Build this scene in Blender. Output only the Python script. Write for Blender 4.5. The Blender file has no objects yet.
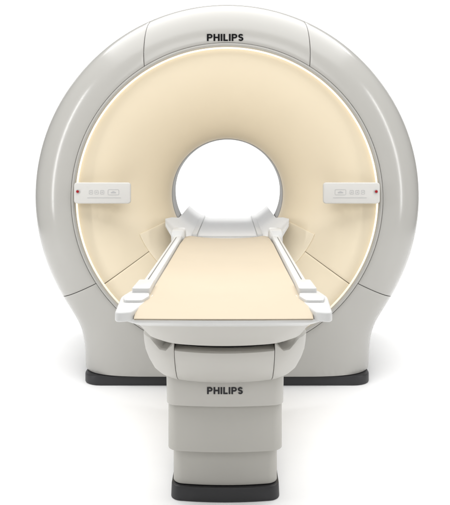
import bpy, bmesh, math, random
from mathutils import Vector, Matrix
random.seed(4)
C = bpy.context.scene.collection
PI = math.pi
CZ = 1.015            # height of the bore axis

# ------------------------------------------------------------------ materials
def mat(name, col, rough=0.4, coat=0.0, var=0.03, bump=0.0, metal=0.0, scale=6.0, spec=0.5, rvar=0.03):
    m = bpy.data.materials.new(name); m.use_nodes = True
    nt = m.node_tree; b = nt.nodes['Principled BSDF']
    b.inputs['Roughness'].default_value = rough
    b.inputs['Metallic'].default_value = metal
    b.inputs['Coat Weight'].default_value = coat
    b.inputs['Coat Roughness'].default_value = 0.12
    b.inputs['Specular IOR Level'].default_value = spec
    tc = nt.nodes.new('ShaderNodeTexCoord')
    n = nt.nodes.new('ShaderNodeTexNoise'); n.inputs['Scale'].default_value = scale; n.inputs['Detail'].default_value = 2
    nt.links.new(tc.outputs['Object'], n.inputs['Vector'])
    r = nt.nodes.new('ShaderNodeValToRGB')
    r.color_ramp.elements[0].position = 0.3; r.color_ramp.elements[1].position = 0.7
    r.color_ramp.elements[0].color = (*[c*(1-var) for c in col], 1)
    r.color_ramp.elements[1].color = (*[min(1, c*(1+var)) for c in col], 1)
    nt.links.new(n.outputs['Fac'], r.inputs['Fac']); nt.links.new(r.outputs['Color'], b.inputs['Base Color'])
    mr = nt.nodes.new('ShaderNodeMapRange'); mr.inputs['To Min'].default_value = rough*(1-rvar); mr.inputs['To Max'].default_value = rough*(1+rvar)
    nt.links.new(n.outputs['Fac'], mr.inputs['Value']); nt.links.new(mr.outputs['Result'], b.inputs['Roughness'])
    if bump:
        n2 = nt.nodes.new('ShaderNodeTexNoise'); n2.inputs['Scale'].default_value = 420; n2.inputs['Detail'].default_value = 2
        nt.links.new(tc.outputs['Object'], n2.inputs['Vector'])
        bp = nt.nodes.new('ShaderNodeBump'); bp.inputs['Strength'].default_value = bump; bp.inputs['Distance'].default_value = 0.001
        nt.links.new(n2.outputs['Fac'], bp.inputs['Height']); nt.links.new(bp.outputs['Normal'], b.inputs['Normal'])
    return m
SHELL = mat('shell_grey', (0.405, 0.396, 0.372), 0.20, 0.0, 0.003, 0.0, spec=0.40, rvar=0.0)
TGREY = mat('table_grey', (0.42, 0.408, 0.375), 0.42, 0.0, 0.008, 0.06, spec=0.35)
TGREY2 = mat('table_grey_pale', (0.45, 0.437, 0.405), 0.42, 0.0, 0.008, 0.06, spec=0.35)
BEIGE = mat('funnel_beige', (0.765, 0.668, 0.50), 0.42, 0.0, 0.006, 0.0, spec=0.35)
BEIGE2 = mat('wing_cream', (0.79, 0.70, 0.54), 0.42, 0.0, 0.006, 0.0, spec=0.35)
PAD = mat('pad_beige', (0.50, 0.425, 0.315), 0.55, 0.0, 0.012, 0.1, spec=0.3)
WHITE = mat('white_plastic', (0.58, 0.58, 0.57), 0.32, 0.0, 0.006, 0.03, spec=0.35)
OFFWHITE = mat('off_white_plastic', (0.575, 0.565, 0.54), 0.34, 0.0, 0.006, 0.03, spec=0.35)
LINER = mat('liner_silver', (0.31, 0.305, 0.295), 0.45, 0.0, 0.008, spec=0.25)
BLACK = mat('black_plinth', (0.016, 0.016, 0.018), 0.45, 0.0, 0.1)
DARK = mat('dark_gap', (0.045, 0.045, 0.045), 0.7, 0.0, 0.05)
SEAM = mat('seam_grey', (0.17, 0.165, 0.155), 0.7, 0.0, 0.05)
SEAMB = mat('seam_tan', (0.50, 0.41, 0.28), 0.7, 0.0, 0.05)
INK = mat('black_ink', (0.008, 0.008, 0.009), 0.8, 0.0, 0.02, spec=0.05)
INK2 = mat('grey_ink', (0.035, 0.035, 0.037), 0.8, 0.0, 0.02, spec=0.05)
MARK = mat('pale_grey_marking', (0.42, 0.42, 0.42), 0.4, 0.0, 0.02, spec=0.3)
RED = mat('red_button', (0.30, 0.010, 0.014), 0.3, 0.0, 0.05, spec=0.3)
FLOOR = mat('white_floor', (0.93, 0.93, 0.93), 0.6, 0.0, 0.004, 0.0, spec=0.3)
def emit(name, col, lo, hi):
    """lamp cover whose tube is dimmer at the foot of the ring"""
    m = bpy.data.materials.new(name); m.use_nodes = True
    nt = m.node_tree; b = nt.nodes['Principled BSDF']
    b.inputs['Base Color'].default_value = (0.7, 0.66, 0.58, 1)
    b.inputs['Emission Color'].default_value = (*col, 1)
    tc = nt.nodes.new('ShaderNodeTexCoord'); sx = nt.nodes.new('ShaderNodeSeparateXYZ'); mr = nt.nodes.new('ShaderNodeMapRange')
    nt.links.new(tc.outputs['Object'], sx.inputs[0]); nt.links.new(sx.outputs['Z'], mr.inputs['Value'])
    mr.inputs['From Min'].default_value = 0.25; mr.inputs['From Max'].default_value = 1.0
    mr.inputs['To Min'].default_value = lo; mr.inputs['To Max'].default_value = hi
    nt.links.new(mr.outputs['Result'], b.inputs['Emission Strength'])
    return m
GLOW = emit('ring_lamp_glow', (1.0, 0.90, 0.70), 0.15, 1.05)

# ------------------------------------------------------------------ builders
def root(name, label, cat, loc):
    o = bpy.data.objects.new(name, None); C.objects.link(o); o.location = loc
    o.empty_display_size = 0.2
    o['label'] = label; o['category'] = cat
    return o
def base_of(p):
    v = Vector((0, 0, 0))
    while p is not None:
        v += Vector(p.location); p = p.parent
    return v
def finish(name, bm, m, parent, ref=None, solid=0.0, bevel=0.0, seg=2, ang=35, cut=None, flip=False):
    if cut is not None:
        bmesh.ops.bisect_plane(bm, geom=bm.verts[:]+bm.edges[:]+bm.faces[:], plane_co=(0, 0, cut), plane_no=(0, 0, 1), clear_inner=True)
    bm.normal_update()
    if ref is not None:
        s = sum((f.normal.dot(f.calc_center_median()-Vector(ref)))*f.calc_area() for f in bm.faces)
        if s < 0: bmesh.ops.reverse_faces(bm, faces=bm.faces[:])
    else:
        bmesh.ops.recalc_face_normals(bm, faces=bm.faces[:])
    if flip: bmesh.ops.reverse_faces(bm, faces=bm.faces[:])
    b = base_of(parent)
    bmesh.ops.translate(bm, verts=bm.verts[:], vec=-b)
    me = bpy.data.meshes.new(name); bm.to_mesh(me); bm.free()
    o = bpy.data.objects.new(name, me); C.objects.link(o)
    if solid:
        md = o.modifiers.new('s', 'SOLIDIFY'); md.thickness = solid; md.offset = -1
    if bevel:
        md = o.modifiers.new('b', 'BEVEL'); md.width = bevel; md.segments = seg; md.limit_method = 'ANGLE'; md.angle_limit = math.radians(40)
    if solid or bevel:
        dg = bpy.context.evaluated_depsgraph_get()
        me2 = bpy.data.meshes.new_from_object(o.evaluated_get(dg)); o.modifiers.clear(); o.data = me2; me2.name = name
    o.data.materials.clear(); o.data.materials.append(m)
    o.data.shade_smooth(); o.data.set_sharp_from_angle(angle=math.radians(ang))
    o.parent = parent
    return o
def grid(rows, closed_u=False, closed_v=False):
    bm = bmesh.new()
    V = [[bm.verts.new(p) for p in r] for r in rows]
    nr, nc = len(V), len(V[0])
    for i in range(nr if closed_u else nr-1):
        for j in range(nc if closed_v else nc-1):
            a, b_, c, d = V[i][j], V[i][(j+1) % nc], V[(i+1) % nr][(j+1) % nc], V[(i+1) % nr][j]
            try: bm.faces.new((a, b_, c, d))
            except ValueError: pass
    return bm
def loft(sections):
    bm = grid(sections, closed_v=True)
    bm.verts.ensure_lookup_table(); n = len(sections[0])
    bm.faces.new([bm.verts[i] for i in range(n)])
    k = (len(sections)-1)*n
    bm.faces.new([bm.verts[k+i] for i in range(n)])
    return bm
def lathe(profile, a0=0, a1=360, n=192, cz=CZ):
    full = abs(a1-a0) >= 359.9
    cnt = n if full else n+1
    rows = []
    for i in range(cnt):
        a = math.radians(a0+(a1-a0)*i/n)
        rows.append([(r*math.cos(a), y, cz+r*math.sin(a)) for r, y in profile])
    return grid(rows, closed_u=full)
def plan(w, yf, yb, rc, bow=0.0, nb=12):
    """closed plan outline, rounded front corners, slightly bowed front"""
    pts = [(-w, yb), ]
    for k in range(9):
        a = PI + (PI/2)*k/8
        pts.append((-w+rc+rc*math.cos(a), yf+rc+rc*math.sin(a)))
    for k in range(1, nb):
        pts.append((-w+rc+(2*w-2*rc)*k/nb, yf))
    for k in range(9):
        a = 1.5*PI + (PI/2)*k/8
        pts.append((w-rc+rc*math.cos(a), yf+rc+rc*math.sin(a)))
    pts.append((w, yb))
    out = []
    for x, y in pts:
        t = max(0.0, min(1.0, (yb-y)/(yb-yf)))
        out.append((x, y+bow*(x/w)**2*t))
    return out
def zloft(name, secs, m, parent, bevel=0.0, ang=35, seg=2, zf=None, nb=12, xcut=None, dy=0.0):
    S = [[(x, y+dy, z if zf is None else zf(x, y, z)) for x, y in plan(w, yf, yb, rc, bow, nb)] for (z, w, yf, yb, rc, bow) in secs]
    bm = loft(S)
    if xcut:
        for xc, keep in zip(xcut, (1, -1)):
            if xc is None: continue
            g = bmesh.ops.bisect_plane(bm, geom=bm.verts[:]+bm.edges[:]+bm.faces[:], plane_co=(xc, 0, 0), plane_no=(keep, 0, 0), clear_inner=True)
            ed = [e for e in g['geom_cut'] if isinstance(e, bmesh.types.BMEdge)]
            bmesh.ops.holes_fill(bm, edges=ed, sides=0)
    return finish(name, bm, m, parent, bevel=bevel, ang=ang, seg=seg)
def prism(name, poly, z0, z1, m, parent, bevel=0.0, axis='z', seg=2, ang=35):
    if axis == 'z': S = [[(x, y, z) for x, y in poly] for z in (z0, z1)]
    else: S = [[(x, y, z) for x, z in poly] for y in (z0, z1)]
    return finish(name, loft(S), m, parent, bevel=bevel, seg=seg, ang=ang)
def rrect(x0, x1, z0, z1, r, n=6):
    pts = []
    for cx, cz, a0 in ((x1-r, z1-r, 0), (x0+r, z1-r, PI/2), (x0+r, z0+r, PI), (x1-r, z0+r, 1.5*PI)):
        for k in range(n+1):
            a = a0+PI/2*k/n
            pts.append((cx+r*math.cos(a), cz+r*math.sin(a)))
    return pts
def frame_outline(name, x0, x1, z0, z1, r, t, y0, y1, m, parent):
    """a thin raised rounded-rectangle line"""
    A = rrect(x0, x1, z0, z1, r); B = rrect(x0+t, x1-t, z0+t, z1-t, max(0.0005, r-t))
    rows = [[(x, y0, z) for x, z in A], [(x, y1, z) for x, z in A], [(x, y1, z) for x, z in B], [(x, y0, z) for x, z in B]]
    return finish(name, grid(rows, closed_u=True, closed_v=True), m, parent)
def letter_shapes(ch):
    """heavy sans capitals of height 1: list of outlines, and the width"""
    t = 0.222
    arc = lambda cx, cy, r, a0, a1, n=20: [(cx+r*math.cos(math.radians(a0+(a1-a0)*k/n)), cy+r*math.sin(math.radians(a0+(a1-a0)*k/n))) for k in range(n+1)]
    if ch == 'I': return [[(0, 0), (t, 0), (t, 1), (0, 1)]], t
    if ch == 'L': return [[(0, 0), (0.58, 0), (0.58, 0.19), (t, 0.19), (t, 1), (0, 1)]], 0.58
    if ch == 'H': return [[(0, 0), (t, 0), (t, 0.41), (0.56, 0.41), (0.56, 0), (0.56+t, 0), (0.56+t, 1), (0.56, 1), (0.56, 0.60), (t, 0.60), (t, 1), (0, 1)]], 0.56+t
    if ch == 'P':
        o = [(0, 0), (t, 0), (t, 0.37)]+arc(0.40, 0.685, 0.315, -90, 90)+[(0, 1)]
        i = [(t, 0.555)]+arc(0.385, 0.685, 0.130, -90, 90)+[(t, 0.815)]
        return [o, i], 0.715
    if ch == 'S':
        h = 0.100; r = 0.2; sxx = 1.08; cxs = 0.30
        up = [20+250*k/24 for k in range(25)]
        lo = [90-250*k/24 for k in range(25)]
        c1 = (cxs, 0.70); c2 = (cxs, 0.30)
        pt = lambda c, q, a: (sxx*(c[0]+q*math.cos(math.radians(a))), c[1]+q*math.sin(math.radians(a)))
        left = [pt(c1, r+h, a) for a in up]+[pt(c2, r-h, a) for a in lo[1:]]
        right = [pt(c1, r-h, a) for a in up]+[pt(c2, r+h, a) for a in lo[1:]]
        return [left+right[::-1]], 0.65
def lettering(name, text, cx, y, cz, width, height, m, parent):
    cu = bpy.data.curves.new('t', 'CURVE'); cu.dimensions = '2D'; cu.fill_mode = 'BOTH'; cu.extrude = 0.01
    x = 0
    for ch in text:
        shapes, w = letter_shapes(ch)
        for sh in shapes:
            sp = cu.splines.new('POLY'); sp.points.add(len(sh)-1); sp.use_cyclic_u = True
            for p, (px, py) in zip(sp.points, sh): p.co = (x+px, py, 0, 1)
        x += w+0.125
    o = bpy.data.objects.new('t', cu); C.objects.link(o)
    dg = bpy.context.evaluated_depsgraph_get()
    me = bpy.data.meshes.new_from_object(o.evaluated_get(dg))
    bpy.data.objects.remove(o)
    xs = [v.co.x for v in me.vertices]; ys = [v.co.y for v in me.vertices]
    x0, x1, y0, y1 = min(xs), max(xs), min(ys), max(ys)
    b = base_of(parent)
    for v in me.vertices:
        xx = (v.co.x-(x0+x1)/2)/(x1-x0)*width; z = (v.co.y-(y0+y1)/2)/(y1-y0)*height
        v.co = Vector((cx+xx, y-(0.0008 if v.co.z > 0 else -0.0006), cz+z))-b
    me.materials.clear(); me.materials.append(m); me.shade_flat()
    q = bpy.data.objects.new(name, me); C.objects.link(q); q.parent = parent
    return q

# ------------------------------------------------------------------ setting
def struct(name, rows, m):
    bm = grid(rows); bm.normal_update()
    me = bpy.data.meshes.new(name); bm.to_mesh(me); bm.free()
    o = bpy.data.objects.new(name, me); C.objects.link(o); me.materials.append(m); me.shade_smooth()
    o['kind'] = 'structure'; return o
W = 4.3
struct('floor', [[(-W, y, 0), (W, y, 0)] for y in (-6, -4, 0, 4)], FLOOR)
rows = []
for k in range(17):
    a = PI/2*k/16
    rows.append([(-W, 4+2.5*math.sin(a), 2.5-2.5*math.cos(a)), (W, 4+2.5*math.sin(a), 2.5-2.5*math.cos(a))])
rows.append([(-W, 6.5, 3.9), (W, 6.5, 3.9)])
struct('backdrop', rows, FLOOR)

# ------------------------------------------------------------------ scanner
scan = root('mri_scanner', 'large round light grey medical scanner with beige funnel and open bore, standing behind the table', 'scanner', (0, 0.6, 0))
R0, RC, LEG, YD, P = 0.84, 1.098, 0.812, 0.34, 2.4
def Rout(phi):
    c, s = math.cos(phi), math.sin(phi)
    if s < -0.15:
        rb = min(LEG/max(abs(c), 1e-6), 1.7/abs(s))
        k = 26
        return (RC**k+rb**k)**(1/k)
    return RC
def cover_rows(fa, fb, inset=0.0, n=96, yend=1.30, r_in=R0):
    prof = []
    for i in range(27):
        th = PI/2*i/26
        u = max(0.0, math.sin(th))**(2/P); y = YD*(1-max(0.0, math.cos(th))**(2/P))
        prof.append((u, y))
    for k in range(1, 7): prof.append((1.0, YD+(yend-YD)*k/6))
    rows = []
    for j in range(n+1):
        row = []
        for u, y in prof:
            a = math.radians(fa(u)+(fb(u)-fa(u))*j/n)
            R = Rout(a)-inset
            r = r_in+(R-r_in)*u
            row.append((r*math.cos(a), y+inset, CZ+r*math.sin(a)))
        rows.append(row)
    return rows
REF = (0, 0.9, CZ)
G = 0.10   # half seam, degrees
ZB = 0.056 # foot of the covers
cov = lambda name, fa, fb, cut=None, n=96: finish(name, grid(cover_rows(fa, fb, n=n)), SHELL, scan, ref=REF, solid=0.010, bevel=0.0025, ang=30, cut=cut)
topR = lambda u: 58+9*u
topL = lambda u: 122-9*u
lowR = lambda u: -33+2*u
lowL = lambda u: 213-2*u
top = cov('top_cover', lambda u: topR(u)+G, lambda u: topL(u)-G)
cov('side_cover', lambda u: lowR(u)+G, lambda u: topR(u)-G)
cov('side_cover', lambda u: topL(u)+G, lambda u: lowL(u)-G)
cov('lower_cover', lambda u: lowL(u)+G, lambda u: 360+lowR(u)-G, cut=ZB, n=160)
finish('chassis', grid(cover_rows(lambda u: 0, lambda u: 360, inset=0.014, n=240, r_in=0.835)), SEAM, scan, ref=REF, cut=ZB-0.002)
# rear cover
def rear_rows():
    rows = []
    for j in range(241):
        a = 2*PI*j/240; R = Rout(a)
        row = []
        for i in range(9):
            th = PI/2*i/8
            row.append(((R-0.2+0.2*math.cos(th)), 1.306+0.2*math.sin(th)))
        row.append((0.50, 1.506))
        rows.append([(r*math.cos(a), y, CZ+r*math.sin(a)) for r, y in row])
    return rows
finish('rear_cover', grid(rear_rows()), SHELL, scan, ref=REF, cut=ZB)
lettering('lettering', 'PHILIPS', -0.010, -0.0012, 1.247+0.635, 0.196, 0.038, INK, top)
# trim, light ring, funnel
finish('trim_ring', lathe([(0.8385, 0.03), (0.8385, 0.001), (0.835, -0.004), (0.829, -0.005), (0.8215, 0.0), (0.8185, 0.024)]), SHELL, scan, ref=REF)
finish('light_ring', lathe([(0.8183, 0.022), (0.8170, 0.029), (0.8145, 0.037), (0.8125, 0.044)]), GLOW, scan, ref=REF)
RB = 0.334
FD = 0.42      # funnel depth
def funnel_profile(off=0.0, r_lo=RB, r_hi=0.812, n=36):
    out = []
    for i in range(n+1):
        r = r_hi+(r_lo-r_hi)*(1-(1-i/n)**1.7)
        t = (0.812-r)/(0.812-RB)
        t = max(0, min(1, t)); p = 1.62
        y = 0.042+FD*(1-max(0, 1-t**p)**(1/p))
        out.append((r, y-off))
    return out
finish('funnel_cover', lathe(funnel_profile(), -34.85, 214.85, 192), BEIGE, scan, ref=REF, solid=0.008, bevel=0.002)
finish('funnel_cover', lathe(funnel_profile(), 215.1, 324.9, 96), BEIGE, scan, ref=REF, solid=0.008, bevel=0.002)
finish('funnel_backing', lathe(funnel_profile(-0.014), 0, 360, 128), SEAMB, scan, ref=REF)
for s in (-1, 1):
    a0, a1 = (203, 233) if s < 0 else (-53, -23)
    pr = [(r, y) for r, y in funnel_profile(0.009, 0.39, 0.53, 12)]
    finish('guide_wing', lathe(pr, a0, a1, 32), BEIGE2, scan, ref=REF, solid=0.008, bevel=0.004)
# bore
finish('bore_liner', lathe([(0.336, 0.464), (0.332, 0.467), (0.3305, 0.475), (0.332, 0.50), (0.333, 0.70), (0.345, 0.90), (0.38, 1.10), (0.42, 1.30), (0.47, 1.45), (0.51, 1.508)]), LINER, scan, ref=REF, flip=True)
# bridge in the bore: a curved trough
S = []
for y, hw, zc, ze in ((0.115, 0.300, 0.772, 0.800), (0.120, 0.318, 0.776, 0.832), (0.15, 0.345, 0.780, 0.870), (0.22, 0.352, 0.782, 0.888), (0.34, 0.325, 0.782, 0.886), (0.47, 0.293, 0.782, 0.872), (0.8, 0.291, 0.782, 0.872), (1.3, 0.291, 0.782, 0.872), (1.55, 0.291, 0.782, 0.872)):
    pts = []
    f = lambda x: zc+(ze-zc)*max(0, (abs(x)/hw-0.45)/0.55)**1.7
    for k in range(33):
        x = -hw+2*hw*k/32
        pts.append((x, y, f(x)))
    for k in range(33):
        x = hw-2*hw*k/32
        pts.append((x, y, f(x)-0.02))
    S.append(pts)
bridge = finish('bore_bridge', loft(S), WHITE, scan, bevel=0.003)
for s in (-1, 1):
    prism('bridge_rail', [(s*0.17, 0.20), (s*0.20, 0.20), (s*0.20, 1.5), (s*0.17, 1.5)], 0.786, 0.806, WHITE, bridge, bevel=0.004)
prism('bridge_sill', [(-0.165, 0.22), (0.165, 0.22), (0.165, 0.245), (-0.165, 0.245)], 0.780, 0.790, WHITE, bridge, bevel=0.002)
# plinth
prism('base_plinth', rrect(-0.785, 0.785, 0.025, 1.45, 0.10), 0.0, ZB-0.004, BLACK, scan, bevel=0.006)
# control panels
for s in (-1, 1):
    xa, xb = sorted((s*0.816, s*0.513))
    p = prism('control_panel', rrect(xa, xb, 0.990, 1.103, 0.016), -0.034, -0.012, OFFWHITE, scan, bevel=0.007, axis='y', seg=4)
    xa, xb = sorted((s*0.79, s*0.55))
    prism('bracket', rrect(xa, xb, 1.005, 1.086, 0.01), -0.0115, 0.09, OFFWHITE, p, bevel=0.004, axis='y')
    cx = s*0.795; yp = -0.0348
    for nm, rr, y0, y1, mm in (('indicator_bezel', 0.0110, -0.037, -0.0335, MARK), ('indicator_light', 0.0075, -0.041, -0.0372, RED)):
        prism(nm, [(cx+rr*math.cos(2*PI*k/24), 1.055+rr*math.sin(2*PI*k/24)) for k in range(24)], y0, y1, mm, p, bevel=0.001, axis='y')
    for d in (0.725, 0.695, 0.665):
        frame_outline('button', s*d-0.010, s*d+0.010, 1.040, 1.062, 0.004, 0.0020, yp, -0.0335, MARK, p)
        prism('button_icon', [(s*d+0.0035*math.cos(2*PI*k/12), 1.051+0.0035*math.sin(2*PI*k/12)) for k in range(12)], yp, -0.0335, MARK, p, axis='y')
    frame_outline('button', s*0.605-0.030, s*0.605+0.030, 1.036, 1.066, 0.006, 0.0020, yp, -0.0335, MARK, p)
    prism('button_icon', [(s*0.605-0.014, 1.046), (s*0.605+0.014, 1.046), (s*0.605+0.014, 1.051), (s*0.605, 1.057), (s*0.605-0.014, 1.051)], yp, -0.0335, MARK, p, axis='y')
    xa, xb = sorted((s*0.745, s*0.565))
    prism('key_strip', rrect(xa, xb, 1.020, 1.0225, 0.001), yp, -0.0335, MARK, p, axis='y')

# ------------------------------------------------------------------ patient table
tab = root('patient_table', 'grey pedestal table with long beige pad and white side rails, in front of the scanner', 'table', (0, -0.9, 0))
ZT = 0.806
zloft('tabletop', [(0.752, 0.266, -1.785, 0.10, 0.05, 0.01), (0.764, 0.279, -1.815, 0.10, 0.05, 0.01), (0.772, 0.287, -1.835, 0.10, 0.05, 0.01), (0.782, 0.287, -1.838, 0.10, 0.05, 0.01)], WHITE, tab, bevel=0.003)
S = []
for y, hw, dz in ((-1.842, 0.252, -0.0085), (-1.838, 0.2525, -0.007), (-1.825, 0.253, -0.005), (-1.80, 0.254, -0.003), (-1.76, 0.250, -0.001), (-1.66, 0.243, 0), (-1.56, 0.236, 0), (-1.0, 0.233, 0), (-0.3, 0.232, 0), (0.02, 0.224, 0), (0.08, 0.205, -0.002), (0.105, 0.19, -0.006)):
    pts = []
    for k in range(25):
        t = -1+2*k/24
        pts.append((hw*t, y, ZT-0.012+dz+0.014*abs(t)**2.2*(1 if y > -1.75 else max(0.15, 1-(-1.75-y)/0.09))))
    for k in range(25):
        t = 1-2*k/24
        pts.append((hw*t, y, 0.7835))
    S.append(pts)
finish('pad', loft(S), PAD, tab, bevel=0.0015, ang=40)
def rounded_poly(poly, rad, n=6):
    out = []
    N = len(poly)
    for i in range(N):
        p0, p1, p2 = Vector(poly[i-1]), Vector(poly[i]), Vector(poly[(i+1) % N])
        d0 = (p0-p1); d2 = (p2-p1); r = min(rad, d0.length*0.45, d2.length*0.45)
        a = p1+d0.normalized()*r; b = p1+d2.normalized()*r
        for k in range(n+1):
            t = k/n
            q = a*(1-t)**2+p1*2*t*(1-t)+b*t*t
            out.append((q.x, q.y))
    return out
def rail(s):
    def sec(y, xi, xo, zt, ch=0.008):
        z0 = 0.7835
        prof = [(xi, z0), (xi, zt-ch*1.6), (xi+0.005, zt-ch*0.4), (xi+0.012, zt), (xo-0.016, zt), (xo-0.006, zt-ch*0.6), (xo, zt-ch*2), (xo, z0)]
        return [(s*x, y, z) for x, z in prof]
    L = [(-1.62, .238, .292, .812), (-1.46, .238, .286, .819), (-0.9, .238, .284, .820), (-0.15, .238, .284, .820), (-0.05, .236, .286, .822), (-0.04, .226, .296, .845), (-0.025, .224, .298, .853), (0.065, .224, .298, .853), (0.10, .226, .292, .840)]
    r = finish('side_rail', loft([sec(*a) for a in L]), WHITE, tab, bevel=0.002, ang=30)
    prism('rail_slot', [(s*0.262, -1.42), (s*0.2655, -1.42), (s*0.2655, -0.08), (s*0.262, -0.08)], 0.8185, 0.8208, SEAM, r)
    prism('end_block', rounded_poly([(s*0.234, -1.60), (s*0.291, -1.60), (s*0.288, -1.44), (s*0.236, -1.44)], 0.008), 0.800, 0.829, WHITE, r, bevel=0.003)
    return r
for s in (-1, 1):
    rail(s)
    poly = rounded_poly([(s*x, y) for x, y in ((.322, -1.62), (.304, -1.51), (.230, -1.51), (.218, -1.60), (.258, -1.838), (.305, -1.850))], 0.024)
    c = prism('corner_handle', poly, 0.778, 0.8065, WHITE, tab, bevel=0.006, seg=4, ang=50)
    prism('handle_step', rounded_poly([(s*x, y) for x, y in ((.308, -1.66), (.300, -1.60), (.236, -1.60), (.230, -1.65), (.244, -1.715), (.298, -1.715))], 0.012), 0.800, 0.815, WHITE, c, bevel=0.003)
# apron under the tabletop
zloft('apron', [(0.652, 0.20, -1.59, 0.1, 0.08, 0.05), (0.660, 0.228, -1.65, 0.1, 0.09, 0.06), (0.680, 0.246, -1.70, 0.1, 0.09, 0.06), (0.72, 0.258, -1.745, 0.1, 0.08, 0.04), (0.7515, 0.2655, -1.782, 0.1, 0.06, 0.015)], TGREY2, tab, ang=60, nb=24)
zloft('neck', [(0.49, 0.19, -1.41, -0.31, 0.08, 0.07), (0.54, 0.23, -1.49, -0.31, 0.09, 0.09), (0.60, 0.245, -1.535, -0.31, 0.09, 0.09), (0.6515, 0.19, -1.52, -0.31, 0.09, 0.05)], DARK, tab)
def sm(t): t = max(0, min(1, t)); return t*t*(3-2*t)
def scoop(x, y, z):
    if z < 0.57 or y > -1.2: return z
    return z-0.026*((z-0.57)/0.078)
def scoop_side(x, y, z):
    if z < 0.57 or y > -1.2: return z
    a = abs(x)
    return z-0.030*sm((a-0.166)/0.012)*(1-sm((a-0.215)/0.03))*((z-0.57)/0.078)
SEC = [(0.462, 0.214, -1.377, -0.35, 0.07, 0.06), (0.466, 0.228, -1.398, -0.34, 0.08, 0.07), (0.476, 0.240, -1.425, -0.34, 0.09, 0.08), (0.50, 0.254, -1.475, -0.33, 0.10, 0.09), (0.54, 0.267, -1.530, -0.32, 0.11, 0.10), (0.58, 0.276, -1.560, -0.30, 0.11, 0.10), (0.61, 0.279, -1.573, -0.30, 0.11, 0.10), (0.640, 0.280, -1.582, -0.30, 0.11, 0.10), (0.648, 0.274, -1.576, -0.30, 0.11, 0.10)]
XS = 0.162
zloft('collar', SEC, TGREY2, tab, bevel=0.002, ang=50, zf=scoop, nb=64, xcut=(-XS+0.001, XS-0.001), dy=0.004)
zloft('side_support', SEC, TGREY2, tab, bevel=0.002, ang=50, nb=64, xcut=(XS+0.001, None), zf=scoop_side)
zloft('side_support', SEC, TGREY2, tab, bevel=0.002, ang=50, nb=64, xcut=(None, -XS-0.001), zf=scoop_side)
us = zloft('upper_sleeve', [(0.372, 0.206, -1.365, -0.50, 0.035, 0.02), (0.49, 0.208, -1.368, -0.50, 0.035, 0.02)], TGREY2, tab, bevel=0.004)
lettering('lettering', 'PHILIPS', 0.0, -1.3672, 0.430, 0.124, 0.024, INK2, us)
zloft('middle_sleeve', [(0.203, 0.203, -1.34, -0.52, 0.035, 0.02), (0.368, 0.203, -1.34, -0.52, 0.035, 0.02)], TGREY, tab, bevel=0.004)
zloft('lower_sleeve', [(0.055, 0.190, -1.268, -0.54, 0.035, 0.02), (0.199, 0.190, -1.268, -0.54, 0.035, 0.02)], TGREY, tab, bevel=0.004)
zloft('column_core', [(0.05, 0.17, -1.23, -0.56, 0.03, 0.02), (0.49, 0.17, -1.23, -0.56, 0.03, 0.02)], DARK, tab)
zloft('base_plate', [(0.0, 0.198, -1.283, -0.52, 0.035, 0.02), (0.052, 0.196, -1.281, -0.52, 0.035, 0.02)], BLACK, tab, bevel=0.004)

# ------------------------------------------------------------------ light
def area(name, loc, target, sx, sy, power, col=(1, 1, 1)):
    l = bpy.data.lights.new(name, 'AREA'); l.shape = 'RECTANGLE'; l.size = sx; l.size_y = sy; l.energy = power; l.color = col
    o = bpy.data.objects.new(name, l); C.objects.link(o); o.location = loc
    d = Vector(target)-Vector(loc); o.rotation_euler = d.to_track_quat('-Z', 'Y').to_euler()
    return o
area('overhead_softbox', (0, -0.9, 5.2), (0, -0.89, 0), 7.5, 6.8, 510)
area('front_softbox', (0, -6.5, 3.2), (0, 0, 1.0), 3.5, 2.0, 90)
area('strip_softbox', (-3.4, -1.7, 1.9), (-0.6, 0.2, 1.2), 0.10, 2.8, 52)
area('strip_softbox', (3.4, -1.7, 1.9), (0.6, 0.2, 1.2), 0.10, 2.8, 44)
area('backdrop_softbox', (0, 3.4, 5.2), (0, 4.6, 0.6), 7.5, 1.4, 300)
w = bpy.data.worlds.new('World'); bpy.context.scene.world = w; w.use_nodes = True
w.node_tree.nodes['Background'].inputs[0].default_value = (1, 1, 1, 1); w.node_tree.nodes['Background'].inputs[1].default_value = 0.10

cam = bpy.data.cameras.new('camera'); co = bpy.data.objects.new('camera', cam); C.objects.link(co)
co.location = (0.02, -3.85, 1.244); co.rotation_euler = (PI/2, 0, 0)
cam.sensor_fit = 'HORIZONTAL'; cam.sensor_width = 36; cam.lens = 36*716/450
cam.shift_x = -5.7/450; cam.shift_y = -96.5/450; cam.clip_end = 200
sc = bpy.context.scene; sc.camera = co
sc.view_settings.view_transform = 'Standard'; sc.view_settings.look = 'None'; sc.view_settings.exposure = 0
